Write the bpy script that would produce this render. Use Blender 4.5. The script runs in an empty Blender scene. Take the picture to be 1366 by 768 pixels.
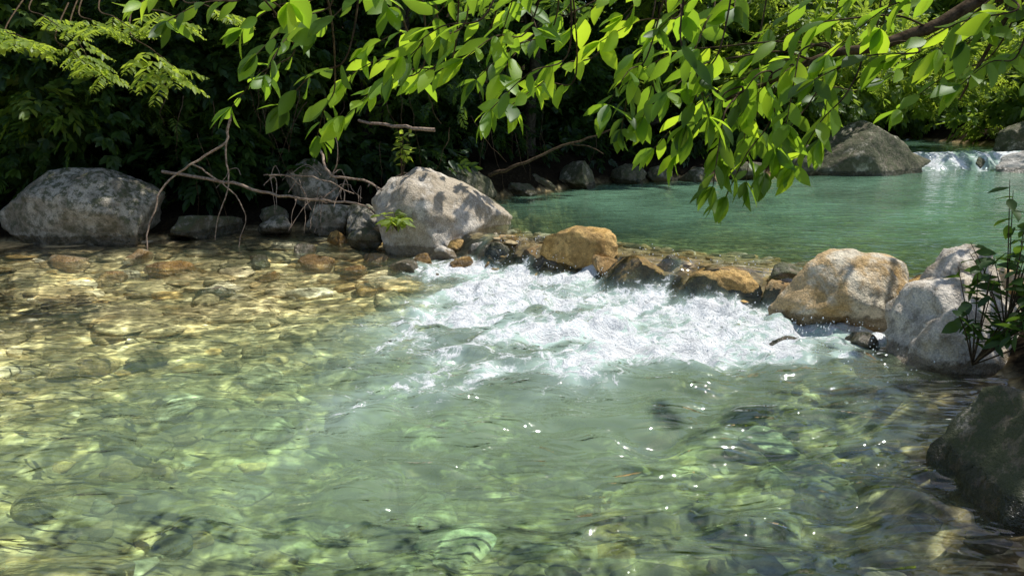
import bpy, math, numpy as np
from mathutils import Vector, noise as mn, Matrix
rng = np.random.default_rng(7)
R_ = math.radians
scene = bpy.context.scene
col = scene.collection
el, az = R_(62), R_(25)
S = Vector((math.cos(el)*math.cos(az), math.cos(el)*math.sin(az), math.sin(el)))

# ------------------------------------------------------------------ helpers
_tab = np.random.default_rng(3).random((16, 256, 256))
def vn(x, y, seed=0):
    t = _tab[seed % 16]
    xi = np.floor(x).astype(int); yi = np.floor(y).astype(int)
    fx = x-xi; fy = y-yi
    fx = fx*fx*fx*(fx*(fx*6-15)+10); fy = fy*fy*fy*(fy*(fy*6-15)+10)
    a = t[xi & 255, yi & 255]; b = t[(xi+1) & 255, yi & 255]
    c = t[xi & 255, (yi+1) & 255]; d = t[(xi+1) & 255, (yi+1) & 255]
    return (a*(1-fx)+b*fx)*(1-fy)+(c*(1-fx)+d*fx)*fy
def fbm(x, y, o=4, seed=0):
    r = 0; a = .5; s = 0
    ca, sa = math.cos(.6), math.sin(.6)
    for i in range(o):
        r = r+a*(vn(x, y, seed+i)-.5)*2; s += a
        x, y = (x*ca-y*sa)*2.03+11.3, (x*sa+y*ca)*2.03+5.7
        a *= .5
    return r/s
def ss(v, a, b):
    t = np.clip((v-a)/(b-a), 0, 1)
    return t*t*(3-2*t)

def build(name, V, F, attrs=None, mat=None, smooth=True, parent=None):
    me = bpy.data.meshes.new(name)
    V = np.ascontiguousarray(V, dtype=np.float32); F = np.ascontiguousarray(F, dtype=np.int32)
    k = F.shape[1]
    me.vertices.add(len(V)); me.vertices.foreach_set('co', V.ravel())
    me.loops.add(F.size); me.loops.foreach_set('vertex_index', F.ravel())
    me.polygons.add(len(F)); me.polygons.foreach_set('loop_start', np.arange(0, F.size, k, dtype=np.int32))
    me.update(calc_edges=True)
    me.polygons.foreach_set('use_smooth', np.full(len(F), smooth))
    for n, a in (attrs or {}).items():
        at = me.attributes.new(n, 'FLOAT', 'POINT'); at.data.foreach_set('value', np.ascontiguousarray(a, dtype=np.float32))
    me.validate()
    ob = bpy.data.objects.new(name, me); col.objects.link(ob)
    if mat: me.materials.append(mat)
    if parent: ob.parent = parent
    return ob
def empty(name, loc=(0, 0, 0)):
    e = bpy.data.objects.new(name, None); col.objects.link(e); e.empty_display_size = .2
    return e
def grid(xs, ys):
    X, Y = np.meshgrid(xs, ys)
    ny, nx = X.shape
    i = np.arange(ny*nx).reshape(ny, nx)
    F = np.stack([i[:-1, :-1], i[:-1, 1:], i[1:, 1:], i[1:, :-1]], -1).reshape(-1, 4)
    return X.ravel(), Y.ravel(), F

class NT:
    def __init__(s, name):
        s.m = bpy.data.materials.new(name); s.m.use_nodes = True
        s.t = s.m.node_tree; s.t.nodes.clear()
        s.out = s.t.nodes.new('ShaderNodeOutputMaterial')
    def n(s, typ, _ins=None, **kw):
        nd = s.t.nodes.new(typ)
        for k, v in kw.items(): setattr(nd, k, v)
        for k, v in (_ins or {}).items():
            sock = nd.inputs[k]
            if isinstance(v, bpy.types.NodeSocket): s.t.links.new(v, sock)
            else: sock.default_value = v
        return nd
    def math(s, op, a, b=0.0, c=None, clamp=False):
        nd = s.t.nodes.new('ShaderNodeMath'); nd.operation = op; nd.use_clamp = clamp
        for i, v in enumerate([a, b] + ([c] if c is not None else [])):
            if isinstance(v, bpy.types.NodeSocket): s.t.links.new(v, nd.inputs[i])
            else: nd.inputs[i].default_value = v
        return nd.outputs[0]
    def mix(s, f, a, b, mode='MIX'):
        nd = s.t.nodes.new('ShaderNodeMix'); nd.data_type = 'RGBA'; nd.blend_type = mode
        for i, v in ((0, f), (6, a), (7, b)):
            if isinstance(v, bpy.types.NodeSocket): s.t.links.new(v, nd.inputs[i])
            else:
                nd.inputs[i].default_value = v if i == 0 else (*v, 1)
        return nd.outputs[2]
    def mr(s, v, a, b, c=0., d=1., smooth=True):
        nd = s.t.nodes.new('ShaderNodeMapRange'); nd.interpolation_type = 'SMOOTHSTEP' if smooth else 'LINEAR'
        s.t.links.new(v, nd.inputs[0])
        for i, q in enumerate((a, b, c, d)):
            if isinstance(q, bpy.types.NodeSocket): s.t.links.new(q, nd.inputs[i+1])
            else: nd.inputs[i+1].default_value = q
        return nd.outputs[0]
    def ramp(s, f, stops):
        nd = s.t.nodes.new('ShaderNodeValToRGB'); cr = nd.color_ramp
        while len(cr.elements) < len(stops): cr.elements.new(.5)
        for e, (p, c) in zip(cr.elements, stops): e.position = p; e.color = (*c, 1)
        s.t.links.new(f, nd.inputs[0]); return nd.outputs[0]
    def noise(s, vec, scale, detail=4, rough=.55, dist=0.):
        return s.n('ShaderNodeTexNoise', {'Vector': vec, 'Scale': scale, 'Detail': detail, 'Roughness': rough, 'Distortion': dist}).outputs[0]
    def attr(s, name): return s.n('ShaderNodeAttribute', attribute_name=name).outputs['Fac']
    def done(s, sh): s.t.links.new(sh, s.out.inputs[0]); return s.m

# ------------------------------------------------------------------ terrain functions
WX = [-1.5, -.5, 0, .8, 1.5, 2.3, 2.9, 3.75, 4.6, 6]
WY = [10.9, 10.0, 9.64, 9.1, 8.45, 8.0, 7.7, 7.0, 6.3, 5.4]
def weir_s(x, y): return (y-np.interp(x, WX, WY)+.28*fbm(x*2.0, y*0+3, 3, 5))*.8
def level(x, y):
    s = weir_s(x, y)
    return .3*ss(s, -.65, .0)*ss(x, -1.1, -.5)+.42*ss(y+.3*fbm(x*1.5, y, 2, 3), 20.1, 20.9)
FX = [-40, -12, -7.5, -5.4, -4.5, -3.2, -1.6, -1.0, -.7, -.4, 2, 7, 10.0, 10.8, 40]
FY = [10, 10.6, 10.9, 11.3, 12.1, 12.3, 11.7, 11.4, 13, 14, 16.8, 18.6, 19.8, 45, 45]
RY = [-10, 2.5, 3.5, 4.5, 5.5, 6.3, 7, 8, 10, 19, 22, 45]
RX = [3, 2.2, 2.7, 3.2, 3.7, 4.3, 5.2, 8, 10.5, 14.5, 15.5, 16]
def inside(x, y):
    w1 = np.interp(x, FX, FY)-y
    w2 = np.interp(y, RY, RX)-x
    w = np.minimum(np.minimum(w1, w2), y-.3)
    return w*.8+.18*fbm(x*1.3, y*1.3, 3, 2)
def bedz(x, y):
    w = inside(x, y); s = weir_s(x, y); L = level(x, y)
    dl = .11+.54*np.exp(-((x-.2)/3.1)**2-((y-4.7)/2.2)**2)+.11*np.exp(-((x+3)/2.5)**2-((y-4)/1.5)**2)
    du = .10+.8*ss(s, .5, 5)
    d = np.where(s < 0, dl*ss(-s, .2, 1.6)+.04, du*ss(s, .0, .8)+.04)
    d = np.where(x < -1.2, dl, d)
    d = d*ss(w, -.05, .9)+.0
    r = np.clip(-w, 0, 100)
    z = L-d+.3*(1-np.exp(-r*2.5))+.2*r+.12*fbm(x*.8, y*.8, 3, 8)*ss(r, 0, 2)*3
    z = z+.03*fbm(x*4, y*4, 3, 1)*ss(w, -.2, .6)+.05*fbm(x*1.3, y*1.8, 2, 6)*ss(w, .3, 1)*(s < 0)
    return z

# ------------------------------------------------------------------ materials
def mat_bed():
    t = NT('riverbed_ground_mat')
    pos = t.n('ShaderNodeNewGeometry').outputs['Position']
    wn = t.n('ShaderNodeTexNoise', {'Vector': pos, 'Scale': 4., 'Detail': 1}).outputs['Color']
    wv = t.n('ShaderNodeVectorMath', {0: wn, 1: (.16, .16, .16)}, operation='MULTIPLY').outputs[0]
    wp = t.n('ShaderNodeVectorMath', {0: pos, 1: wv}, operation='ADD').outputs[0]
    v2 = t.n('ShaderNodeTexVoronoi', {'Vector': wp, 'Scale': 9.}, voronoi_dimensions='2D')
    c2 = t.n('ShaderNodeSeparateColor', {0: v2.outputs['Color']}).outputs[1]
    b = t.ramp(c2, [(0, (.15, .11, .06)), (.3, (.33, .26, .14)), (.55, (.50, .40, .22)), (.75, (.44, .29, .12)), (1, (.60, .51, .33))])
    c = t.mix(.5, b, (.41, .32, .165))
    fine = t.noise(pos, 22, 4, .7)
    gap = t.mr(v2.outputs['Distance'], .35, .62, 1.05, .6)
    sc = t.math('MULTIPLY', gap, t.mr(fine, .3, .7, .75, 1.2))
    c = t.mix(1., c, t.n('ShaderNodeCombineColor', {0: sc, 1: sc, 2: sc}).outputs[0], 'MULTIPLY')
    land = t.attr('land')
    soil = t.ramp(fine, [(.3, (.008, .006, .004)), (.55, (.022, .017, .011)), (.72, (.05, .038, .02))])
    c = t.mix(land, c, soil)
    h = t.math('ADD', t.math('MULTIPLY', gap, .5), t.math('MULTIPLY', fine, .3))
    bp = t.n('ShaderNodeBump', {'Height': h, 'Strength': .5, 'Distance': .05}).outputs[0]
    return t.done(t.n('ShaderNodeBsdfDiffuse', {'Color': c, 'Normal': bp}).outputs[0])

def mat_rock(name, ca, cb, stain, stain_amt, moss=0., wet=.10, lvl=0., scale=1.):
    t = NT(name)
    geo = t.n('ShaderNodeNewGeometry'); pos = geo.outputs['Position']
    n1 = t.noise(pos, 2.2*scale, 6, .62, .4); n2 = t.noise(pos, 9*scale, 5, .7); n3 = t.noise(pos, 60*scale, 2, .7)
    n4 = t.noise(pos, 1.4*scale, 4, .6, 1.2)
    c = t.mix(t.mr(n1, .38, .56), ca, cb)
    c = t.mix(t.math('MULTIPLY', t.mr(n2, .53, .66), .65), c, tuple(v*.45 for v in ca))
    c = t.mix(t.math('MULTIPLY', t.mr(n2, .50, .40), .6), c, tuple(min(1, v*1.2) for v in cb))
    st = t.mr(t.math('ADD', n4, t.math('MULTIPLY', n2, .25)), .62-.35*stain_amt, .78-.35*stain_amt)
    c = t.mix(t.math('MULTIPLY', st, min(1, .35+stain_amt)), c, stain)
    g = t.mr(n3, .25, .75, .7, 1.3)
    c = t.mix(1., c, t.n('ShaderNodeCombineColor', {0: g, 1: g, 2: g}).outputs[0], 'MULTIPLY')
    if moss:
        nz = t.n('ShaderNodeSeparateXYZ', {0: geo.outputs['Normal']}).outputs[2]
        mk = t.math('MULTIPLY', t.mr(n2, .55-.2*moss, .62-.2*moss), t.mr(nz, -.4, .6, .4, 1))
        c = t.mix(t.math('MULTIPLY', mk, .75), c, (.06, .075, .025))
    z = t.n('ShaderNodeSeparateXYZ', {0: pos}).outputs[2]
    zz = t.math('ADD', z, t.math('MULTIPLY', n2, -.12))
    wt = t.mr(zz, lvl+wet-.06, lvl+wet-.02, 1., 0.)
    c = t.mix(wt, c, t.mix(1., c, (.45, .42, .36), 'MULTIPLY'))
    rgh = t.mr(wt, 0, 1, .82, .22)
    h = t.math('ADD', t.math('MULTIPLY', n2, .8), t.math('ADD', t.math('MULTIPLY', n3, .14), t.math('MULTIPLY', n1, .8)))
    bp = t.n('ShaderNodeBump', {'Height': h, 'Strength': .9, 'Distance': .08}).outputs[0]
    return t.done(t.n('ShaderNodeBsdfPrincipled', {'Base Color': c, 'Roughness': rgh, 'Normal': bp}).outputs[0])

def mat_leaf(name, stops, trans=.45, tr=(.30, .46, .04), gl=.035, trm=.35):
    t = NT(name)
    ti = t.attr('tint')
    c = t.ramp(ti, stops)
    tc = t.mix(trm, t.mix(1., c, (3.5, 3.0, 1.2), 'MULTIPLY'), tr)
    d = t.n('ShaderNodeBsdfDiffuse', {'Color': c}).outputs[0]
    tl = t.n('ShaderNodeBsdfTranslucent', {'Color': tc}).outputs[0]
    m = t.n('ShaderNodeMixShader', {0: trans, 1: d, 2: tl}).outputs[0]
    g = t.n('ShaderNodeBsdfGlossy', {'Color': (.7, .75, .7, 1), 'Roughness': .45}).outputs[0]
    m = t.n('ShaderNodeMixShader', {0: gl, 1: m, 2: g}).outputs[0]
    return t.done(m)

def mat_bark(name, a, b):
    t = NT(name)
    pos = t.n('ShaderNodeNewGeometry').outputs['Position']
    n = t.noise(pos, 25, 4, .7)
    c = t.mix(t.mr(n, .35, .65), a, b)
    bp = t.n('ShaderNodeBump', {'Height': n, 'Strength': .6, 'Distance': .01}).outputs[0]
    return t.done(t.n('ShaderNodeBsdfDiffuse', {'Color': c, 'Normal': bp}).outputs[0])

def mat_water():
    t = NT('river_water_mat')
    pos = t.n('ShaderNodeNewGeometry').outputs['Position']
    dep = t.attr('depth'); foamE = t.attr('foam'); turb = t.attr('turb'); ca = t.attr('painted_caustic'); calm = t.attr('calm')
    f1 = t.noise(pos, 3.6, 8, .67, 2.2)
    fz = t.noise(pos, 26, 3, .65, .8)
    fm = t.math('ADD', t.math('MULTIPLY', f1, .80), t.math('MULTIPLY', fz, .20))
    thr = t.mr(foamE, 0, 1, .70, .33, smooth=False)
    foam = t.mr(t.math('SUBTRACT', fm, thr), -.01, .10, 0, 1)
    foam = t.math('MULTIPLY', foam, t.mr(foamE, .03, .2, 0, 1))
    dd = t.math('MULTIPLY', dep, -1.)
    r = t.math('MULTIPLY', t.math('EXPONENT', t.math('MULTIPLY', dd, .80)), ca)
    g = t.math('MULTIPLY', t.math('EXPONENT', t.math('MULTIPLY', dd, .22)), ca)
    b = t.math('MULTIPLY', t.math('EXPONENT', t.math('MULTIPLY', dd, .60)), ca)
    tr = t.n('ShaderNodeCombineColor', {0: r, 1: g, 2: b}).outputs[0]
    tcol = t.mix(t.mr(foamE, 0, .7), t.mix(t.attr('upper'), (.27, .375, .235), (.16, .315, .205)), (.52, .68, .60))
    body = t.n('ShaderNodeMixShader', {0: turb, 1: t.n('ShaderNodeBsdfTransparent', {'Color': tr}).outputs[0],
               2: t.n('ShaderNodeBsdfDiffuse', {'Color': tcol}).outputs[0]}).outputs[0]
    w1 = t.noise(t.n('ShaderNodeMapping', {'Vector': pos, 'Rotation': (0, 0, R_(8)), 'Scale': (.42, 1.1, 1)}).outputs[0], 6.5, 1.3, .5, 1.1)
    h = t.math('MULTIPLY', t.math('MULTIPLY', w1, .055), calm)
    bp = t.n('ShaderNodeBump', {'Height': h, 'Strength': 1., 'Distance': 1.}).outputs[0]
    bf = t.n('ShaderNodeBump', {'Height': t.math('ADD', t.math('MULTIPLY', fz, .028), t.math('MULTIPLY', f1, .13)), 'Strength': 1., 'Distance': 1.}).outputs[0]
    fr = t.n('ShaderNodeFresnel', {'IOR': t.mr(calm, .4, 1.1, 1.36, 1.52), 'Normal': bp}).outputs[0]
    gl = t.n('ShaderNodeBsdfGlossy', {'Color': (1, 1, 1, 1), 'Roughness': .03, 'Normal': bp}).outputs[0]
    w = t.n('ShaderNodeMixShader', {0: fr, 1: body, 2: gl}).outputs[0]
    fs = t.n('ShaderNodeBsdfDiffuse', {'Color': (.94, .96, .96, 1), 'Normal': bf}).outputs[0]
    return t.done(t.n('ShaderNodeMixShader', {0: foam, 1: w, 2: fs}).outputs[0])

M_bed = mat_bed()
M_grey = mat_rock('granite_grey', (.36, .32, .26), (.62, .56, .465), (.38, .29, .17), .22, scale=1.1)
M_warm = mat_rock('granite_ochre', (.38, .32, .22), (.62, .55, .41), (.50, .29, .07), .32)
M_orange = mat_rock('wet_orange_rock', (.50, .29, .07), (.66, .43, .15), (.24, .15, .05), .25, wet=.05, lvl=.05, scale=1.6)
M_brown = mat_rock('wet_brown_rock', (.30, .20, .09), (.46, .33, .16), (.42, .24, .07), .35, wet=.05, lvl=.05, scale=1.6)
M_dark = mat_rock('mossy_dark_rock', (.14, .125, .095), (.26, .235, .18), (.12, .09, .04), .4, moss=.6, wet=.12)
M_bankr = mat_rock('bank_rock', (.25, .225, .175), (.44, .395, .31), (.15, .12, .07), .3, moss=.3, wet=.12)  # own colour: brownish grey with light moss
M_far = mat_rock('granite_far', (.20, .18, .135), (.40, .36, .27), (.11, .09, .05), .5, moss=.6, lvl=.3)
M_pale = mat_rock('granite_pale', (.42, .39, .34), (.58, .54, .48), (.3, .25, .16), .2, lvl=.3)
M_bark = mat_bark('branch_bark', (.05, .035, .022), (.13, .095, .06))
M_dead = mat_bark('dead_wood', (.20, .14, .10), (.44, .34, .26))
M_trunk = mat_bark('trunk_bark', (.03, .025, .018), (.09, .075, .055))
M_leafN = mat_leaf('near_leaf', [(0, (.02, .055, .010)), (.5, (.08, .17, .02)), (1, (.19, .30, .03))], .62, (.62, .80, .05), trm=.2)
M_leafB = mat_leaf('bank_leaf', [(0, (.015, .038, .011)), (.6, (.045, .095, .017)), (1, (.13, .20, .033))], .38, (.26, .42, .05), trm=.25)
M_leafF = mat_leaf('far_leaf', [(0, (.03, .065, .016)), (.6, (.10, .16, .025)), (1, (.18, .25, .045))], .5, (.55, .75, .10))
M_water = mat_water()

# ------------------------------------------------------------------ ground
xs = np.unique(np.concatenate([np.linspace(-120, -12, 40), np.arange(-12, 12, .08), np.linspace(12, 22, 60), np.linspace(22, 120, 35)]))
ys = np.unique(np.concatenate([np.linspace(-60, .5, 25), np.arange(.5, 14, .08), np.arange(14, 26, .15), np.linspace(26, 160, 45)]))
X, Y, F = grid(xs, ys)
Z = bedz(X, Y); Z = np.minimum(Z, 14)
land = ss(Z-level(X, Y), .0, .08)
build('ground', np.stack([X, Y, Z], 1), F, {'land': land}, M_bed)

WR = [(1.42, 8.12, .12, .78, .5, .50, 55), (2.2, 7.62, .14, .85, .5, .46, 56), (2.75, 7.3, .08, .5, .45, .46, 57), (.24, 9.25, .08, .5, .42, .46, 58), (-.2, 9.45, .08, .4, .36, .4, 158)]
# ------------------------------------------------------------------ water
xs = np.unique(np.concatenate([np.linspace(-30, -7, 50), np.arange(-7, 6.5, .03), np.linspace(6.5, 18, 120)]))
ys = np.unique(np.concatenate([np.arange(.2, 2, .1), np.arange(2, 6, .02), np.arange(6, 12, .027), np.arange(12, 24, .06), np.linspace(24, 44, 30)]))
X, Y, F = grid(xs, ys)
s = weir_s(X, Y); L = level(X, Y); B = bedz(X, Y)
u = X*.8-Y*.6; v = -s
uu = u+.35*fbm(X*.9, Y*.9, 2, 10)
vmax = np.interp(uu, [-7.4, -6.7, -6.0, -5.3, -4.7, -4.0, -3.2, -2.6, -1.9, -1.3, -.8], [0, 1.4, 2.1, 3.0, 4.8, 6.0, 5.8, 4.4, 2.9, 1.6, .0])
vv = v+.9*fbm(X*1.2, Y*1.2, 3, 4)
gsum = np.zeros_like(X)
for (x, y, z, a, b, c, sd) in WR:
    gss = np.exp(-(((X-x)/(a*.58))**2+((Y-y)/(b*.66))**2)**2)
    gsum = np.maximum(gsum, gss)
streak = fbm(uu*3.2, v*.8, 4, 9)
E = ss(v, .34, .66)*(1-ss(vv/np.maximum(vmax, .05), .28, 1.1))*ss(vmax, 0, .8)
E *= (.90+.55*fbm(X*1.7, Y*1.7, 3, 9)+.65*streak)
E = np.maximum(E, ss(v, .40, .6)*(1-ss(v, 1.0, 1.9))*ss(vmax, .9, 2.2)*(.92+.7*streak))
E *= 1-.9*gsum
chute = ss(v, -.15, .15)*(1-ss(v, .7, 1.1))*ss(X, -.6, -.1)*(1-ss(X, 3.4, 3.9))
cst = ss(fbm(u*5.0, v*.35, 3, 6), -.25, .35)
Ech = chute*cst*ss(v, 0.02, .3)*.95*(1-gsum)
c2 = ss(Y, 19.8, 20.1)*(1-ss(Y, 20.8, 21.2))
Ef = c2*(.75+.9*fbm(X*3.5, Y*1.5, 3, 2))
foam = np.clip(np.maximum(np.maximum(E, Ech), Ef), 0, 1)
lowm = ss(v, .3, 1.2)
turbm = np.exp(-((X-.4)/4.2)**2-((Y-3.6)/2.6)**2)
Z = L.copy()
wx = X+.45*fbm(X*.9, Y*.9, 2, 11); wy = Y+.30*fbm(X*1.1+7, Y*1.1, 2, 12)
Z += lowm*(.070*fbm(wx*1.1+.35*wy, wy*2.2, 2, 3)*(.20+1.1*turbm)+.036*fbm(wx*2.8, wy*5.6, 1, 7)*(.28+.97*turbm))
Z += (1-lowm)*.008*fbm(X*2.0, Y*5, 2, 7)
Z += .13*E*fbm(X*4.0, Y*4.0, 4, 2)+.015*E*fbm(X*14, Y*14, 2, 5)
Z += chute*(.06*fbm(u*5.0, v*.6, 3, 6)+.02)
for (x, y, z, a, b, c, sd) in WR:
    top = z+c/2+.004
    gss = np.exp(-(((X-x)/(a*.48))**2+((Y-y)/(b*.53))**2)**1.5)
    Z = np.where(gss > .02, np.maximum(Z, Z*(1-gss)+top*gss), Z)
Z += c2*.10*fbm(X*3, Y*2, 3, 4)
for (cx, cy, a0, k) in ((.88, 3.42, .016, 50), (1.05, 3.85, .010, 50), (-.6, 3.4, .008, 50), (1.9, 3.9, .010, 50)):
    r = np.hypot(X-cx, Y-cy); Z += a0*np.sin(r*k)*np.exp(-(r/.17)**2)
depth = np.clip(Z-B, 0, 3)*(1-.93*gsum)
calm = .4+.8*lowm
cloud = fbm(u*1.1, v*.55, 4, 1)
upper = ss(s, 0, .6)*(X > -1.2)
turb = 1-np.exp(-depth*np.where(upper > .5, 1.0, .55+.22*ss(depth, .25, .6)))
turb *= 1+.6*cloud
bub = ss(foam, 0, .8)*.72*(1+.7*fbm(X*2.2, Y*2.2, 4, 13))*ss(v, .3, .7)
bub = np.maximum(bub, chute*cst*.45*(1-gsum))
halo = ss(vmax, 0, 1)*ss(v, .5, 1.0)*(1-ss(vv/np.maximum(vmax, .05), .5, 1.35))*.40*(1+cloud)
turb = np.clip(np.maximum(np.maximum(turb, bub*(1-gsum)), halo*(1-gsum)), 0, .95)
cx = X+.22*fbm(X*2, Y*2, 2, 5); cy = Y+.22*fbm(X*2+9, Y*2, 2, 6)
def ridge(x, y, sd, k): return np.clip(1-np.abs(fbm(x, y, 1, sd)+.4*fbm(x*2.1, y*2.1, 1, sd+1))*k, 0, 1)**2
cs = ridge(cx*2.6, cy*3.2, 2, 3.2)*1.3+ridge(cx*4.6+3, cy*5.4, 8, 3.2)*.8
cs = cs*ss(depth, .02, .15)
ca = .74+cs*(1.3-.3*ss(depth, .3, .7))*(1-.5*upper)  # caustic light net painted into the water's transmission colour
ok = (inside(X, Y) > -.9)
keep = ok[F].any(1)
F = F[keep]
used = np.unique(F); remap = -np.ones(len(X), int); remap[used] = np.arange(len(used))
V = np.stack([X, Y, Z], 1)[used]
build('river_water', V, remap[F], {'depth': depth[used], 'foam': foam[used], 'turb': turb[used], 'painted_caustic': ca[used], 'calm': calm[used], 'upper': upper[used]}, M_water)

# ------------------------------------------------------------------ rocks
def ico(sub):
    import bmesh
    bm = bmesh.new(); bmesh.ops.create_icosphere(bm, subdivisions=sub, radius=1)
    V = np.array([v.co[:] for v in bm.verts]); F = np.array([[v.index for v in f.verts] for f in bm.faces]); bm.free()
    return V, F
ICO = {k: ico(k) for k in (2, 3, 4, 5)}
def rock(name, loc, dims, seed, mat, rot=0, cuts=9, slope=(0, 0), sub=5, rough=1., d0=.55):
    r = np.random.default_rng(seed)
    V, F = ICO[sub]; V = V.copy()
    for i in range(cuts):
        n = r.normal(size=3); n[2] *= .8; n /= np.linalg.norm(n)
        d = r.uniform(d0, .9)
        e = V@n-d
        V -= np.outer(np.where(e > 0, e, 0)*.92, n)
    V /= np.abs(V).max(0)
    o = r.uniform(0, 100, 3)
    D = np.array([mn.fractal(Vector(p*1.6+o), .9, 2.1, 4)*.11+mn.fractal(Vector(p*6+o), .8, 2.1, 3)*.025 for p in V]) if sub > 4 else \
        np.array([mn.noise(Vector(p*1.6+o))*.2+mn.noise(Vector(p*4+o))*.06 for p in V])
    V = V*(1+D*rough)[:, None]
    V[:, 2] *= 1-slope[0]*V[:, 0]-slope[1]*V[:, 1]
    V *= np.array(dims)/2
    c, s_ = math.cos(rot), math.sin(rot)
    V = V@np.array([[c, s_, 0], [-s_, c, 0], [0, 0, 1]])
    ob = build(name, V, F, None, mat); ob.location = loc
    return ob
rock('boulder', (-1.0, 10.75, .15), (2.0, 1.45, 1.75), 12, M_grey, .12, 10, (.40, -.12))
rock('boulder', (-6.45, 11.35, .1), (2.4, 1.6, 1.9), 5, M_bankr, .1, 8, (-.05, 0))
rock('boulder', (3.12, 6.95, .12), (1.28, .95, 1.1), 21, M_warm, -.15, 8, (-.1, 0))
rock('boulder', (3.62, 5.85, .08), (1.35, 1.0, 1.15), 33, M_grey, .3, 10, (-.25, 0), rough=1.4, d0=.5)
rock('boulder', (3.95, 6.3, .45), (.75, .6, .75), 34, M_grey, .3, 10, rough=1.3)
rock('boulder', (4.6, 5.6, .2), (1.1, 1.0, 1.2), 37, M_grey, .8, 8)
rock('boulder', (2.72, 3.62, -.02), (.95, .85, 1.12), 44, M_dark, .4, 8, rough=1.3)
rock('boulder', (2.2, 2.62, -.1), (.62, .5, .42), 45, M_dark, .1, 6)
rock('boulder', (3.5, 4.2, .1), (.9, .8, .7), 46, M_dark, .9, 6)
rock('river_rock', (.84, 8.95, .22), (1.0, .7, .70), 51, M_orange, -.1, 8, (-.1, .1), d0=.45)
rock('river_rock', (3.55, 6.75, .1), (.5, .4, .42), 52, M_orange, .3, 7)
rock('river_rock', (4.05, 7.0, .22), (.7, .5, .38), 53, M_orange, .2, 7)
rock('river_rock', (4.7, 6.9, .25), (.8, .6, .5), 54, M_warm, .2, 7)
for i, (x, y, z, a, b, c, sd) in enumerate(WR): rock('river_rock', (x, y, z), (a, b, c), sd, (M_orange, M_orange, M_brown, M_brown, M_bankr)[i], -.45, 8, d0=.45)
rock('river_rock', (2.85, 7.6, .16), (.45, .45, .46), 157, M_dark, -.4, 8, d0=.4)
rock('river_rock', (1.78, 8.2, .18), (.30, .3, .36), 159, M_dark, -.4, 8, d0=.4)
rock('river_rock', (1.12, 8.6, .14), (.36, .34, .40), 160, M_brown, .4, 8, d0=.4)
rock('river_rock', (2.42, 6.2, -.08), (.52, .36, .28), 60, M_dark, 0, 6)
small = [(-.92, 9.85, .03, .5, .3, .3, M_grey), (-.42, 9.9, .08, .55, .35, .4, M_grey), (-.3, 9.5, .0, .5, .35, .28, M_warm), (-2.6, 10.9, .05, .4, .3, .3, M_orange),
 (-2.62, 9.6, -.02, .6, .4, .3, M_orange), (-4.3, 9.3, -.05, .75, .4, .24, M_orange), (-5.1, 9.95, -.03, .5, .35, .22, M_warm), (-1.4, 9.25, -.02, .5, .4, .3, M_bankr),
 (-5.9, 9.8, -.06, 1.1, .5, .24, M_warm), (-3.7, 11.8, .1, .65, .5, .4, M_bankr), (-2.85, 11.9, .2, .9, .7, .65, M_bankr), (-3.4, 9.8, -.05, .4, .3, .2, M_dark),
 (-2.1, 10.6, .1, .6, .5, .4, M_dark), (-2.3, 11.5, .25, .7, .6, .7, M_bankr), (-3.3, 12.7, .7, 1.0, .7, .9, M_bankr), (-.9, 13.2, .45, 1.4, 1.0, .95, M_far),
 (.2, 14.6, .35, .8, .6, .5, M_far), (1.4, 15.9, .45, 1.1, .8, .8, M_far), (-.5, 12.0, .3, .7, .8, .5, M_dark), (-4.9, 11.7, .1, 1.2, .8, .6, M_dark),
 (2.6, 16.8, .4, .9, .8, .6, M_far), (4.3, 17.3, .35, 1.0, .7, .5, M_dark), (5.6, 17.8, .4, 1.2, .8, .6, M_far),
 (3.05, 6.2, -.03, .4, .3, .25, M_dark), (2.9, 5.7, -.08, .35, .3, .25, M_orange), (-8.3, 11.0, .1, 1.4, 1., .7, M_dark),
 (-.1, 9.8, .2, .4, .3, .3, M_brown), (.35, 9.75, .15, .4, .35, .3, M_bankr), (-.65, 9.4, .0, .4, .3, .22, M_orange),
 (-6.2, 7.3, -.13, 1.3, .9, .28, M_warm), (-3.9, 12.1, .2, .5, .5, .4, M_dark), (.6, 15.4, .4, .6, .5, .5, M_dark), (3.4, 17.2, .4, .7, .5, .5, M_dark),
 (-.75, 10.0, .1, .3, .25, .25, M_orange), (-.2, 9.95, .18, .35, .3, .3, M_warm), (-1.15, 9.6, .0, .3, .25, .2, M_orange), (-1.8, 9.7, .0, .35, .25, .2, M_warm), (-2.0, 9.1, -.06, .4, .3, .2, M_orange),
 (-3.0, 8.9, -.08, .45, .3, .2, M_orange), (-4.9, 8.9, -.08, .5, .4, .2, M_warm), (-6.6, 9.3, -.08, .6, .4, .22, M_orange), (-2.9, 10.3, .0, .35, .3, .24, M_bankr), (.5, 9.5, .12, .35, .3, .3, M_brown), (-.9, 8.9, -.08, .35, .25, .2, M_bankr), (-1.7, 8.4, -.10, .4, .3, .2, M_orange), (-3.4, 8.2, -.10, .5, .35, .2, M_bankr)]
for i, (x, y, z, a, b, c, m) in enumerate(small):
    rock('river_rock', (x, y, z), (a, b, c), 100+i, m, i*.7, 8, sub=4 if max(a, b) < .7 else 5, d0=.45)
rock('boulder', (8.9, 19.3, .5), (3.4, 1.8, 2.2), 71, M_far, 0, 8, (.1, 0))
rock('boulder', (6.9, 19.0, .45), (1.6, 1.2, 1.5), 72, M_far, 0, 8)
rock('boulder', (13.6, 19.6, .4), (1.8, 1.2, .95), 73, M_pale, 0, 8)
rock('boulder', (15.2, 21.5, .8), (3., 1.6, 1.6), 74, M_far, 0, 8)
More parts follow.
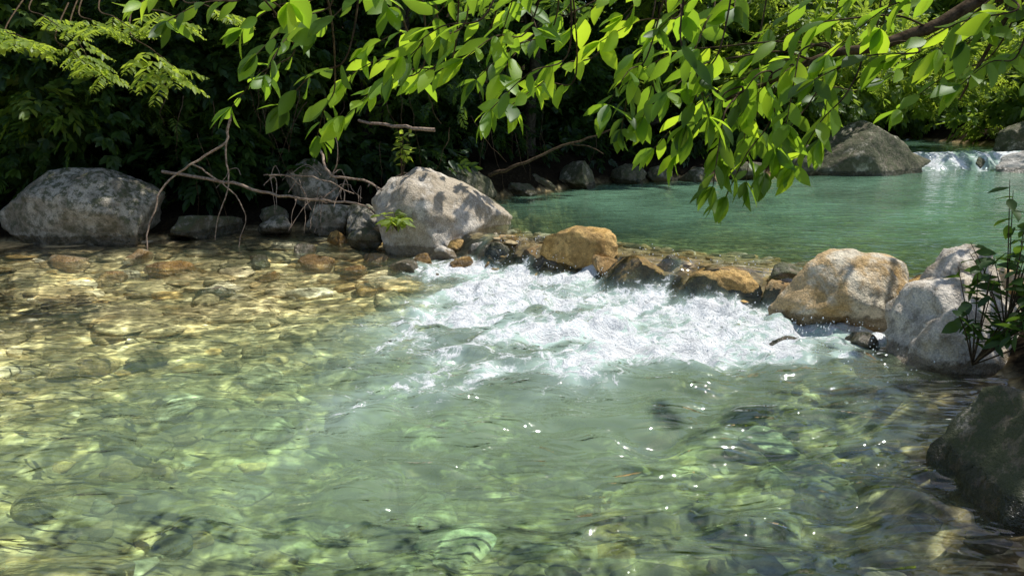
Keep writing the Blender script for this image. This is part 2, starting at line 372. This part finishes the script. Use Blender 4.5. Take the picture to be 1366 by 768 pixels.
for i, (x, y, a) in enumerate([(10.55, 20.3, 1.0), (12.75, 20.45, .6), (11.5, 21.2, .6)]):
    rock('river_rock', (x, y, .45), (a*1.2, a*.8, a*.75), 80+i, M_far, i, 9, sub=5, d0=.4)

def cobbles():
    V0, F0 = ICO[3]
    Vs = []; Fs = []; T = []; n = 0
    r = np.random.default_rng(99)
    templ = []
    for k in range(8):
        V = V0.copy()
        for i in range(7):
            q = r.normal(size=3); q /= np.linalg.norm(q); e = V@q-r.uniform(.5, .85); V -= np.outer(np.where(e > 0, e, 0)*.85, q)
        V *= (1+np.array([mn.noise(Vector(p*1.5+Vector((k*7, 0, 0))))*.2 for p in V]))[:, None]
        templ.append(V)
    N = 1500
    xs = r.uniform(-9, 6, N*3); ys = r.uniform(2, 12.3, N*3)
    w = inside(xs, ys); m = w > .02
    xs = xs[m][:N]; ys = ys[m][:N]
    sz = np.clip(r.lognormal(-2.25, .65, len(xs)), .04, .5)
    deep = bedz(xs, ys)-level(xs, ys)
    for i in range(len(xs)):
        a = sz[i]
        if weir_s(xs[i], ys[i]) > -1 and xs[i] > -.5: a = min(a, .12)
        hgt = min(a*r.uniform(.3, .5), max(-deep[i]*.55, .02))
        V = templ[i % 8]*np.array([a*r.uniform(.9, 1.5), a*r.uniform(.7, 1.), hgt])
        c, s_ = math.cos(i*1.7), math.sin(i*1.7)
        V = V@np.array([[c, s_, 0], [-s_, c, 0], [0, 0, 1]])+np.array([xs[i], ys[i], level(xs[i], ys[i])+deep[i]+hgt*.15])
        Vs.append(V); Fs.append(F0+n); n += len(V0); T.append(np.full(len(V0), r.random()))
    t = NT('cobble_mat')
    pos = t.n('ShaderNodeNewGeometry').outputs['Position']
    c = t.ramp(t.attr('tint'), [(0, (.15, .12, .07)), (.25, (.32, .25, .14)), (.5, (.48, .38, .22)), (.7, (.50, .32, .12)), (.85, (.57, .46, .29)), (1, (.68, .59, .44))])
    nn = t.noise(pos, 14, 4, .7); g = t.mr(nn, .3, .7, .55, 1.25)
    c = t.mix(1., c, t.n('ShaderNodeCombineColor', {0: g, 1: g, 2: g}).outputs[0], 'MULTIPLY')
    bp = t.n('ShaderNodeBump', {'Height': nn, 'Strength': .5, 'Distance': .03}).outputs[0]
    m = t.done(t.n('ShaderNodeBsdfDiffuse', {'Color': c, 'Normal': bp}).outputs[0])
    build('riverbed_cobbles', np.concatenate(Vs), np.concatenate(Fs), {'tint': np.concatenate(T)}, m)
cobbles()

def droplets():
    V0, F0 = ICO[2]; r = np.random.default_rng(5)
    N = 1300; Vs = []; Fs = []; n = 0; k = 0
    while k < N:
        x = r.uniform(-.2, 3.2); y = np.interp(x, WX, WY)-abs(r.normal(.85, .6))/.8
        if y < 5: continue
        a = r.uniform(.002, .007); z = level(x, y)+abs(r.normal(0, .06))+.02
        Vs.append(V0*np.array([a, a, a*r.uniform(.8, 1.8)])+np.array([x, y, z])); Fs.append(F0+n); n += len(V0); k += 1
    t = NT('droplet_mat')
    m = t.done(t.n('ShaderNodeBsdfPrincipled', {'Base Color': (.85, .88, .88, 1), 'Roughness': .15}).outputs[0])
    build('water_spray', np.concatenate(Vs), np.concatenate(Fs), None, m)
droplets()

# ------------------------------------------------------------------ tubes
def tube_arrays(pts, r0, r1, k=7, sub=6, wob=0.):
    P = [Vector(p) for p in pts]; Q = []
    for i in range(len(P)-1):
        a = P[max(i-1, 0)]; b = P[i]; c = P[i+1]; d = P[min(i+2, len(P)-1)]
        for j in range(sub):
            t = j/sub
            Q.append(.5*((2*b)+(c-a)*t+(2*a-5*b+4*c-d)*t*t+(3*b-a-3*c+d)*t**3))
    Q.append(P[-1])
    if wob:
        Q = [q+Vector((mn.noise(q*5), mn.noise(q*5+Vector((9, 0, 0))), mn.noise(q*5+Vector((0, 9, 0)))))*wob for q in Q]
    n = len(Q); V = []
    prev = Vector((.13, .31, .94)).normalized()
    for i, q in enumerate(Q):
        t = (Q[min(i+1, n-1)]-Q[max(i-1, 0)]).normalized()
        s1 = (prev-prev.dot(t)*t)
        if s1.length < 1e-4: s1 = t.orthogonal()
        s1.normalize(); prev = s1; s2 = t.cross(s1)
        r = r0+(r1-r0)*i/(n-1)
        for j in range(k):
            a = 2*math.pi*j/k; V.append(q+(s1*math.cos(a)+s2*math.sin(a))*r*(1+.12*mn.noise(q*9+Vector((j, 0, 0)))))
    F = [(i*k+j, i*k+(j+1) % k, (i+1)*k+(j+1) % k, (i+1)*k+j) for i in range(n-1) for j in range(k)]
    return np.array([v[:] for v in V]), np.array(F), Q
class Acc:
    def __init__(s): s.V = []; s.F = []; s.T = []; s.n = 0
    def add(s, V, F, T=None):
        s.V.append(V); s.F.append(F+s.n); s.n += len(V); s.T.append(np.zeros(len(V)) if T is None else T)
    def tube(s, *a, **k):
        V, F, Q = tube_arrays(*a, **k); s.add(V, F); return Q
    def make(s, name, mat, parent=None, smooth=True):
        return build(name, np.concatenate(s.V), np.concatenate(s.F), {'tint': np.concatenate(s.T)}, mat, smooth, parent)

# ------------------------------------------------------------------ leaves
def hero_leaf(width=.22, fold=.05, droop=.18):
    st = np.array([0, .1, .28, .5, .72, .88, 1.]); w = np.array([.02, .40, .82, 1., .78, .38, .01])*width
    V = []
    for side in (-1, 0, 1):
        for t_, ww in zip(st, w):
            V.append((t_, side*ww, abs(side)*fold*ww/width-droop*t_*t_+(.01*math.sin(t_*18)*abs(side))))
    n = len(st); F = []
    for a in (0, 1):
        for i in range(n-1): F.append((a*n+i, a*n+i+1, (a+1)*n+i+1, (a+1)*n+i))
    return np.array(V), np.array(F)
def low_leaf(width=.2, droop=.12):
    V = np.array([(0, 0, 0), (.3, -width*.9, .04), (.68, -width*.7, 0), (1, 0, -droop), (.68, width*.7, 0), (.3, width*.9, .04)])
    return V, np.array([(0, 3, 2, 1), (0, 5, 4, 3)])
def orient(f, jit, r):
    f = f/np.linalg.norm(f, axis=1, keepdims=True)
    up = np.array([0, 0, 1.])+r.normal(size=f.shape)*jit
    z = up-(up*f).sum(1, keepdims=True)*f; z /= np.linalg.norm(z, axis=1, keepdims=True)+1e-9
    y = np.cross(z, f)
    return np.stack([f, y, z], 2)
def inst(acc, T, R, loc, sc, tint):
    TV, TF, TT = T; N = len(loc)
    V = np.einsum('nij,kj->nki', R*sc[:, None, None], TV)+loc[:, None, :]
    F = TF[None]+(np.arange(N)*len(TV))[:, None, None]
    tt = np.clip(TT[None]+tint[:, None], 0, 1)
    acc.add(V.reshape(-1, 3), F.reshape(-1, TF.shape[1]), tt.ravel())
def spray(kind, r):
    Vs = []; Fs = []; Ts = []; n = 0
    if kind == 'alt': N, w, ln, ang = 8, .24, .42, 48
    elif kind == 'pin': N, w, ln, ang = 14, .15, .34, 66
    else: N, w, ln, ang = 6, .26, .55, 60
    LV, LF = low_leaf(w)
    for i in range(N):
        t_ = (i+1)/N if kind != 'pin' else ((i//2)+1)/(N/2)
        side = 1 if i % 2 else -1
        a = R_(ang*(1-.5*t_)+r.normal()*8)*side
        if kind == 'whorl': a = R_((i/(N-1)-.5)*150); t_ = .75+.1*r.random()
        if i == N-1: a = 0
        l = ln*(1 if kind != 'pin' else math.sin(math.pi*(.18+.72*t_)))*r.uniform(.8, 1.1)
        f = np.array([[math.cos(a), math.sin(a), r.normal()*.15-.12]])
        Rm = orient(f, .25, r)[0]*l
        V = LV@Rm.T+np.array([t_*.75, 0, -.18*t_*t_])
        Vs.append(V); Fs.append(LF+n); n += len(LV); Ts.append(np.full(len(LV), r.normal()*.09))
    return np.concatenate(Vs), np.concatenate(Fs), np.concatenate(Ts)
SP = {k: [spray(k, rng) for _ in range(3)] for k in ('alt', 'pin', 'whorl')}
def blob(acc, c, rad, n, size, kind='alt', tint=.5, r=rng, droop=.3, tv=.12):
    d = r.normal(size=(n, 3)); d /= np.linalg.norm(d, axis=1, keepdims=True)
    rr = r.random(n)**.45
    loc = np.array(c)+d*rr[:, None]*np.array(rad)
    f = d*.8+r.normal(size=(n, 3))*.45; f[:, 2] = f[:, 2]*.5-droop
    Rm = orient(f, .35, r)
    sc = size*r.uniform(.7, 1.25, n)
    ti = tint+r.normal(size=n)*tv
    for k in range(3):
        m = np.arange(n) % 3 == k
        inst(acc, SP[kind][k], Rm[m], loc[m], sc[m], ti[m])

r = np.random.default_rng(21)
acc = Acc()
for i in range(130):
    x = r.uniform(-11, -3.4); y = np.interp(x, FX, FY)+r.uniform(.5, 3.5)
    z = max(.5, .25+.25*(y-11))+r.uniform(.2, 3.4)
    q = r.uniform(.35, .9)
    blob(acc, (x, y, z), (q, q*.8, q*.6), int(50*q*q+18), r.uniform(.32, .52), ('alt', 'pin', 'alt', 'whorl')[i % 4], r.uniform(.1, .9), r)
for i in range(60):
    x = r.uniform(-3.6, 3); y = np.interp(x, FX, FY)+r.uniform(1.2, 4.0)
    z = r.uniform(1.9, 4.0)
    q = r.uniform(.35, .8)
    blob(acc, (x, y, z), (q, q*.8, q*.6), int(45*q*q+12), r.uniform(.3, .45), ('alt', 'pin', 'alt', 'whorl')[i % 4], r.uniform(.1, .7), r)
for i in range(75):
    x = r.uniform(-9, 9); y = np.interp(x, FX, FY)+r.uniform(.7, 3.5)
    z = level(np.array([x]), np.array([y]))[0]+.5+.2*(y-np.interp(x, FX, FY))+r.uniform(0, .4)
    blob(acc, (x, y, z), (.7, .5, .35), 36, .34, 'alt', r.uniform(.0, .3), r)
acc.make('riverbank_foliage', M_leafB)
acc = Acc()
for i in range(120):
    x = r.uniform(-18, 10); y = max(np.interp(min(x, 9.9), FX, FY), 12)+r.uniform(4, 8)
    z = .25*(y-12)+r.uniform(.2, 5.0)
    blob(acc, (x, y, z), (1.3, 1., 1.), 42, r.uniform(.7, .95), 'alt', r.uniform(.0, .5), r)
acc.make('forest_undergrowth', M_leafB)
acc = Acc()
for i in range(150):
    x = r.uniform(3.5, 22); y = max(np.interp(min(x, 9.9), FX, FY), 18)+r.uniform(.8, 4.0)+(2.5 if x > 10 else 0)
    z = .8+r.uniform(.3, 4.2)
    if x < 7 and z < 1.8: continue
    if 10.3 < x < 15.5: y += 5; z += .4
    q = r.uniform(.5, 1.1)
    blob(acc, (x, y, z), (q, q*.8, q*.65), int(44*q*q+14), r.uniform(.45, .65), ('alt', 'pin', 'whorl')[i % 3], r.uniform(.2, 1.), r)
for i in range(45):
    x = r.uniform(9, 18); y = r.uniform(21.5, 25); z = r.uniform(1.9, 5)
    blob(acc, (x, y, z), (.8, .7, .45), 40, .5, ('alt', 'pin', 'whorl')[i % 3], r.uniform(.5, 1.), r)
for i in range(130):
    x = r.uniform(5, 40); y = r.uniform(29, 37); z = r.uniform(1, 9)
    blob(acc, (x, y, z), (1.9, 1.4, 1.4), 50, 1.2, 'alt', r.uniform(.2, .9), r)
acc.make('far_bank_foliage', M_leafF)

def tree(base, h, crown_c, crown_r, nb, name='forest_tree', size=.8, n=52, seed=0, mat=M_leafB, q0=(.8, 1.5)):
    r = np.random.default_rng(seed)
    e = empty(name)
    a = Acc(); b = Vector(base); top = Vector(crown_c)
    mid = b.lerp(top, .5)+Vector((r.normal()*.3, r.normal()*.3, 0))
    Q = a.tube([b-Vector((0, 0, .4)), b+Vector((0, 0, .5)), mid, top], .17, .05, k=10, wob=.06)
    lf = Acc()
    for i in range(nb):
        d = r.normal(size=3); d /= np.linalg.norm(d); c = np.array(crown_c)+d*np.array(crown_r)*r.random()**.5
        q = r.uniform(*q0)
        blob(lf, c, (q, q, q*.6), int(n*q), size, ('alt', 'pin')[i % 2], r.uniform(.2, .8), r)
        if i % 3 == 0:
            st = Q[int(len(Q)*r.uniform(.4, .95))]; cv = Vector(c)
            a.tube([st, st.lerp(cv, .5)+Vector((0, 0, .25)), cv], .05, .015, k=6, wob=.05)
    a.make('trunk', M_trunk, e); lf.make('crown', mat, e)
for i, (x, y, h) in enumerate([(-10, 14.5, 6), (-6.2, 14.4, 6.2), (-2.9, 15.0, 6.6), (.4, 17.0, 6.8), (3.6, 19.6, 7), (-14.5, 17, 7), (-5.5, 18.5, 9), (0.5, 20.5, 9), (8, 33, 10), (19, 33, 10), (23, 22, 8)]):
    tree((x, y, .25*(max(y-12, 0))), h, (x+.8, y-.3, h), (2.6, 2.1, 1.2), 19, seed=200+i)

# ------------------------------------------------------------------ overhanging tree (right bank)
ot = empty('overhanging_tree')
wood = Acc(); lv = Acc()
HL = [(*hero_leaf(w, .05, d), np.zeros(21)) for w, d in ((.2, .12), (.23, .2), (.18, .28), (.25, .16))]
wood.tube([(6.6, 4.4, -.3), (6.5, 4.5, 1.5), (6.3, 4.6, 4.4), (6.4, 5.6, 8.5)], .2, .08, k=12, wob=.04)
limb = wood.tube([(6.4, 4.5, 3.6), (4.4, 3.4, 3.15), (2.7, 3.1, 2.68), (1.97, 3.2, 2.42), (1.57, 3.2, 2.27), (1.17, 3.2, 2.14), (.9, 3.2, 2.0)], .05, .007, k=9, wob=.03)
limb2 = wood.tube([(4.4, 3.4, 3.15), (2.2, 2.95, 2.88), (.8, 2.95, 2.72), (-.4, 3.0, 2.62), (-1.3, 3.1, 2.48)], .03, .007, k=8, wob=.03)
limb3 = wood.tube([(4.4, 3.4, 3.15), (2.8, 3.6, 2.9), (1.6, 3.9, 2.75), (.7, 3.8, 2.6)], .03, .008, k=8, wob=.03)
wood.tube([(2.05, 3.2, 2.44), (2.0, 3.3, 2.2), (1.95, 3.35, 2.02)], .012, .004)
tips = [(-1.17, 1.99), (-.82, 1.87), (-1.02, 2.12), (-.95, 2.0), (-.57, 2.05), (-.38, 2.1), (-.09, 1.98), (.1, 2.07), (-.2, 2.18), (-.6, 2.22), (-1.4, 2.33), (-.8, 2.28), (-.05, 2.25),
        (.36, 2.25), (.52, 2.13), (.46, 1.9), (.60, 1.82), (.73, 1.92), (.86, 1.66), (1.0, 1.68), (.88, 1.82), (1.12, 1.82), (1.3, 1.86), (1.2, 2.0), (1.54, 2.1),
        (1.86, 2.08), (1.75, 2.22), (2.05, 2.2), (.75, 2.22), (.95, 2.1), (1.4, 2.22), (.25, 2.3), (.6, 2.3), (1.05, 2.3), (-.35, 2.3), (1.62, 1.98), (.2, 2.35), (2.2, 2.0), (-.15, 2.1), (.8, 2.08), (-1.1, 2.3),
        (-.7, 2.1), (-.45, 2.2), (-1.05, 2.2), (.65, 2.05), (.95, 1.95), (1.0, 2.2), (1.25, 2.1), (1.5, 2.3), (1.95, 2.3), (.9, 1.75), (-.25, 2.3), (.1, 2.3), (.45, 2.35), (-1.5, 2.4), (-.9, 2.4), (1.85, 2.25), (2.2, 2.3),
        (.82, 1.95), (1.08, 1.72), (.98, 1.86), (.55, 1.95), (.7, 1.8), (1.15, 1.92), (-.0, 2.38), (.9, 2.38), (1.3, 2.35), (-.5, 2.38),
        (-.7, 1.95), (-.05, 2.12), (-.5, 2.12), (.0, 2.0), (.4, 2.0), (1.05, 2.05), (1.3, 2.2), (1.6, 2.2), (.92, 1.62), (1.2, 1.75), (.5, 2.2), (.7, 2.35)]
r = np.random.default_rng(4)
allw = [q for q in (limb[14:]+limb2[8:]+limb3[8:])]
for k, (tx, tz) in enumerate(tips):
    ty = 3.2+r.uniform(-.35, .6); sc = ty/3.2
    tip = Vector((tx*sc, ty, 2+(tz-2)*sc))
    hang = tx > .4 and tz < 1.97
    if hang: dirv = Vector((.12+r.normal()*.12, r.normal()*.12, .28))
    else:
        a = r.normal()*.75; dirv = Vector((.34*math.cos(a), .34*math.sin(a), .12+r.uniform(-.04, .14)))
    st = tip+dirv
    best = min(allw, key=lambda q: (q-st-Vector((.08, 0, .05))).length + (0 if q.z > st.z-.03 else .4))
    mid = tip.lerp(st, .5)+Vector((0, 0, .035))
    if (best-st).length > .05:
        Q = wood.tube([best, best.lerp(st, .5)+Vector((.03, 0, .03)), st, mid, tip], .005, .0018, k=5)
    else:
        Q = wood.tube([best, mid, tip], .005, .0018, k=5)
    Q = [q for q in Q if (q-tip).length < dirv.length*1.15][-13:]
    ax0 = (tip-st).normalized()
    pts = []; fs = []
    n = 8
    for j in range(n):
        t_ = j/n
        q = Q[min(int((1-t_)*(len(Q)-1)), len(Q)-1)]
        side = ax0.cross(Vector((0, 0, 1))).normalized()*(1 if j % 2 else -1)
        side = (side+Vector((r.normal()*.4, 0, r.normal()*.35))).normalized()
        sp = .2 if j == 0 else r.uniform(.7, 1.5)
        f = ax0+side*sp+Vector((0, 0, -.15-(.15 if hang else 0)-abs(r.normal())*.3)); f.normalize()
        pts.append(q[:]); fs.append(f[:])
    for j in range(4):
        f = ax0+Vector((r.normal()*.9, r.normal()*.8, r.normal()*.3-.3)); pts.append(tip[:]); fs.append(f.normalized()[:])
    pts = np.array(pts); fs = np.array(fs); N = len(pts)
    Rm = orient(fs, .6, r); base = r.uniform(.0, 1.)
    inst(lv, HL[k % 4], Rm, pts, r.uniform(.085, .155, N), base+r.normal(size=N)*.2)
wood.make('wood', M_bark, ot)
lv.make('leaves', M_leafN, ot)
cr = Acc()
for i in range(130):
    gx, gy = r.uniform(.9, 5.0), r.uniform(1.6, 5.0)
    if gx < 1.7 and r.random() < .5: continue
    if gy > 4.4 and gx < 2.2: continue
    h = r.uniform(8.2, 11.2)
    c = (gx+S.x/S.z*h, gy+S.y/S.z*h, h)
    blob(cr, c, (.5, .5, .25), 12, .32, 'alt', .5, r)
for i in range(16):  # extra clumps added toward the sun to dapple the right-bank boulders
    gx, gy = r.uniform(2.9, 4.8), r.uniform(5.4, 7.0); h = r.uniform(3.3, 4.6)
    c = (gx+S.x/S.z*h, gy+S.y/S.z*h, h)
    blob(cr, c, (.4, .4, .2), 8, .26, 'whorl', .5, r)
cr.make('crown', M_leafN, ot)

acc = Acc()
def frond(acc, base, tip, n=13, w=.3, tint=.8, leafw=.16):
    b = np.array(base); t_ = np.array(tip); L = np.linalg.norm(t_-b); ax = (t_-b)/L
    sd = np.cross(ax, [0, 0, 1]); sd /= np.linalg.norm(sd)
    LV, LF = low_leaf(leafw)
    P = []; Fd = []; S_ = []
    for i in range(n):
        q = (i+1)/n
        for s_ in (-1, 1):
            P.append(b+ax*L*q+np.array([0, 0, -.12*L*q*q])); Fd.append(sd*s_+ax*.45+np.array([0, 0, -.35])+r.normal(size=3)*.15); S_.append(w*L*math.sin(math.pi*(.15+.75*q)))
    P = np.array(P); Fd = np.array(Fd)
    inst(acc, (LV, LF, np.zeros(6)), orient(Fd, .3, r), P, np.array(S_), tint+r.normal(size=len(P))*.08)
def bipin(acc, base, tip, m=5, tint=.9):
    b = Vector(base); t_ = Vector(tip); ax = (t_-b); L = ax.length; axn = ax.normalized()
    sd = axn.cross(Vector((0, 0, 1))).normalized()
    for i in range(m):
        q = .25+.75*(i+1)/m; p = b.lerp(t_, q)
        for s_ in (-1, 1):
            l = L*.42*(1.15-.5*abs(q-.6))
            e = p+(sd*s_+axn*.7+Vector((0, 0, -.25+r.normal()*.2))).normalized()*l
            frond(acc, p, e, 8, .38, tint, .24)
    frond(acc, b.lerp(t_, .8), t_+axn*L*.2, 8, .38, tint, .24)
fr = [(-4.6, 2.95, -4.1, 2.7), (-4.8, 2.7, -4.35, 2.4), (-4.2, 2.95, -3.7, 2.7), (-5.5, 2.8, -5.0, 2.6), (-5.8, 2.9, -5.3, 2.7), (-4.1, 2.75, -3.5, 2.35), (-5.1, 3.0, -4.6, 2.75), (-3.8, 3.0, -3.3, 2.8), (-5.8, 2.6, -5.4, 2.4), (-3.4, 3.05, -2.9, 2.9), (-4.9, 2.9, -4.6, 2.5)]
tw = Acc()
for (a, b_, c, d) in fr:
    y = 8.0+r.uniform(-.5, .6)
    bipin(acc, (a, y+.2+r.normal()*.2, b_), (c, y-.1+r.normal()*.25, d+r.normal()*.04), 4)
    tw.tube([(a-.6, y+1.6, b_+.5), (a, y+.2, b_), ((a+c)/2, y, (b_+d)/2+.02), (c, y-.1, d)], .010, .003, k=5)
fe = empty('feathery_leaf_branch')
acc.make('leaves', M_leafF, fe); tw.make('twigs', M_bark, fe)

acc = Acc()  # leaf clumps added overhead, set sunward to cast dapple on two boulders
def shade(gx, gy, gz, h): return (gx+S.x/S.z*(h-gz), gy+S.y/S.z*(h-gz), h)
for i in range(18):
    blob(acc, shade(r.uniform(-7.8, -5.0), r.uniform(10.2, 12), .8, r.uniform(3.5, 4.4)), (.4, .4, .2), 10, .28, 'whorl', .6, r)
for i in range(11):
    blob(acc, shade(r.uniform(-1.9, -.3), r.uniform(9.9, 11.2), .9, r.uniform(3.3, 3.7)), (.3, .3, .12), 6, .26, 'whorl', .6, r)
acc.make('added_dapple_leaves', M_leafB)

def sapling(name, base, h, n, size, mat, tint=.6, seed=1, spread=.25):
    r = np.random.default_rng(seed); e = empty(name); a = Acc(); l = Acc()
    for k in range(n):
        top = Vector(base)+Vector((r.normal()*spread, r.normal()*spread, h*r.uniform(.5, 1.1)))
        Q = a.tube([base, Vector(base).lerp(top, .5)+Vector((0, 0, .04)), top], .006, .002, k=5)
        N = 7; P = np.array([Q[int(len(Q)*.4)+int(j*len(Q)*.6/N)][:] for j in range(N)])
        f = r.normal(size=(N, 3)); f[:, 2] = f[:, 2]*.3-.15
        inst(l, HL[k % 4], orient(f, .4, r), P, size*r.uniform(.7, 1.2, N), tint+r.normal(size=N)*.1)
    a.make('stems', M_bark, e); l.make('leaves', mat, e)
sapling('shrub', (3.1, 4.75, .3), .6, 20, .13, M_leafB, .3, 3, .28)
sapling('shrub', (3.35, 4.85, .5), .95, 14, .13, M_leafB, .5, 4, .24)
sapling('sapling', (-1.55, 9.95, .35), .24, 12, .17, M_leafF, 1., 5, .14)
sapling('sapling', (-1.65, 11.2, .9), .75, 7, .15, M_leafF, .95, 6, .12)

def branches(name, lst, mat):
    a = Acc()
    for pts, r0, r1 in lst: a.tube(pts, r0, r1, k=6, wob=.05)
    a.make(name, mat)
branches('dead_branch', [
    ([(-4.07, 11, 1.9), (-4.17, 11, 1.47), (-4.6, 10.9, 1.2), (-5.0, 10.8, .88), (-5.2, 10.6, .35), (-5.25, 10.5, -.1)], .02, .01),
    ([(-4.17, 11, 1.47), (-4.1, 10.9, 1.0), (-4.2, 10.8, .6), (-4.35, 10.7, .1)], .014, .006),
    ([(-4.6, 10.9, 1.2), (-4.2, 10.8, .9), (-3.9, 10.8, .5), (-4.0, 10.7, 0)], .012, .005)], M_dead)
branches('dead_branch', [([(-5.4, 11.6, 1.0), (-4.17, 11.2, .85), (-3.3, 11, .67), (-2.3, 10.9, .6), (-1.9, 10.8, .4)], .026, .012),
    ([(-2.9, 11.4, 1.35), (-2.65, 11, 1.0), (-2.2, 10.9, .95), (-1.85, 10.7, .8), (-1.75, 10.6, .35)], .022, .01),
    ([(-3.3, 11.2, 1.0), (-2.8, 10.9, .95), (-2.3, 10.8, .75)], .012, .006),
    ([(-2.65, 11, 1.0), (-2.5, 10.9, 1.3), (-2.55, 10.9, 1.55)], .01, .004)], M_dead)
branches('dead_branch', [([(-.4, 13.2, .8), (.1, 13, .98), (1.0, 13, 1.35), (1.75, 12.8, 1.62)], .04, .012), ([(1.0, 13, 1.35), (1.3, 12.9, 1.3), (1.55, 12.8, 1.2)], .015, .006)], M_bark)
branches('broken_branch', [([(-2.4, 12, 1.75), (-1.7, 11.5, 1.68), (-1.15, 11.4, 1.64)], .02, .03)], M_dead)
lst = []
for i in range(34):
    x = r.uniform(-5.2, 2.2); y = max(10.9, np.interp(x, FX, FY)-.3)+r.uniform(0, 1.0); z = r.uniform(1.2, 2.6)
    dx = r.normal()*.3; lst.append(([(x, y, z), (x+dx*.4, y-.1, z-.4), (x+dx, y, max(.1, z-r.uniform(.6, 1.5)))], r.uniform(.004, .009), .003))
branches('hanging_vines', lst, M_bark)
lst = []
for i in range(22):
    x = r.uniform(-4.4, -1.8); y = 11.2+r.uniform(-.4, .5); z = r.uniform(.5, 1.0)
    a = r.uniform(0, 6.3); l = r.uniform(.3, .8)
    lst.append(([(x, y, z), (x+math.cos(a)*l*.5, y+.1, z+math.sin(a)*l*.3+.1), (x+math.cos(a)*l, y-.2, z+math.sin(a)*l*.6-.2)], r.uniform(.006, .014), .003))
branches('exposed_roots', lst, M_dead)

# ------------------------------------------------------------------ light, sky, camera
ld = bpy.data.lights.new('sun', 'SUN'); ld.energy = 5.; ld.angle = R_(.53); ld.color = (1, .965, .90)
lo = bpy.data.objects.new('sun', ld); col.objects.link(lo); lo.rotation_euler = S.to_track_quat('Z', 'Y').to_euler(); lo.location = S*30
w = bpy.data.worlds.new('World'); scene.world = w; w.use_nodes = True
nt = w.node_tree; nt.nodes.clear()
sk = nt.nodes.new('ShaderNodeTexSky'); sk.sky_type = 'NISHITA'; sk.sun_disc = False; sk.sun_elevation = el; sk.sun_rotation = R_(90)-az
bg = nt.nodes.new('ShaderNodeBackground'); bg.inputs[1].default_value = .14
wo = nt.nodes.new('ShaderNodeOutputWorld'); nt.links.new(sk.outputs[0], bg.inputs[0]); nt.links.new(bg.outputs[0], wo.inputs[0])
cd = bpy.data.cameras.new('camera'); cam = bpy.data.objects.new('camera', cd); col.objects.link(cam)
cam.location = (0, 0, 2.0); cam.rotation_euler = (R_(90-13.8), 0, 0); cd.sensor_width = 36; cd.lens = 26.2; cd.clip_end = 500; cd.clip_start = .05
scene.camera = cam
scene.view_settings.view_transform = 'Standard'; scene.view_settings.look = 'None'; scene.view_settings.exposure = 0
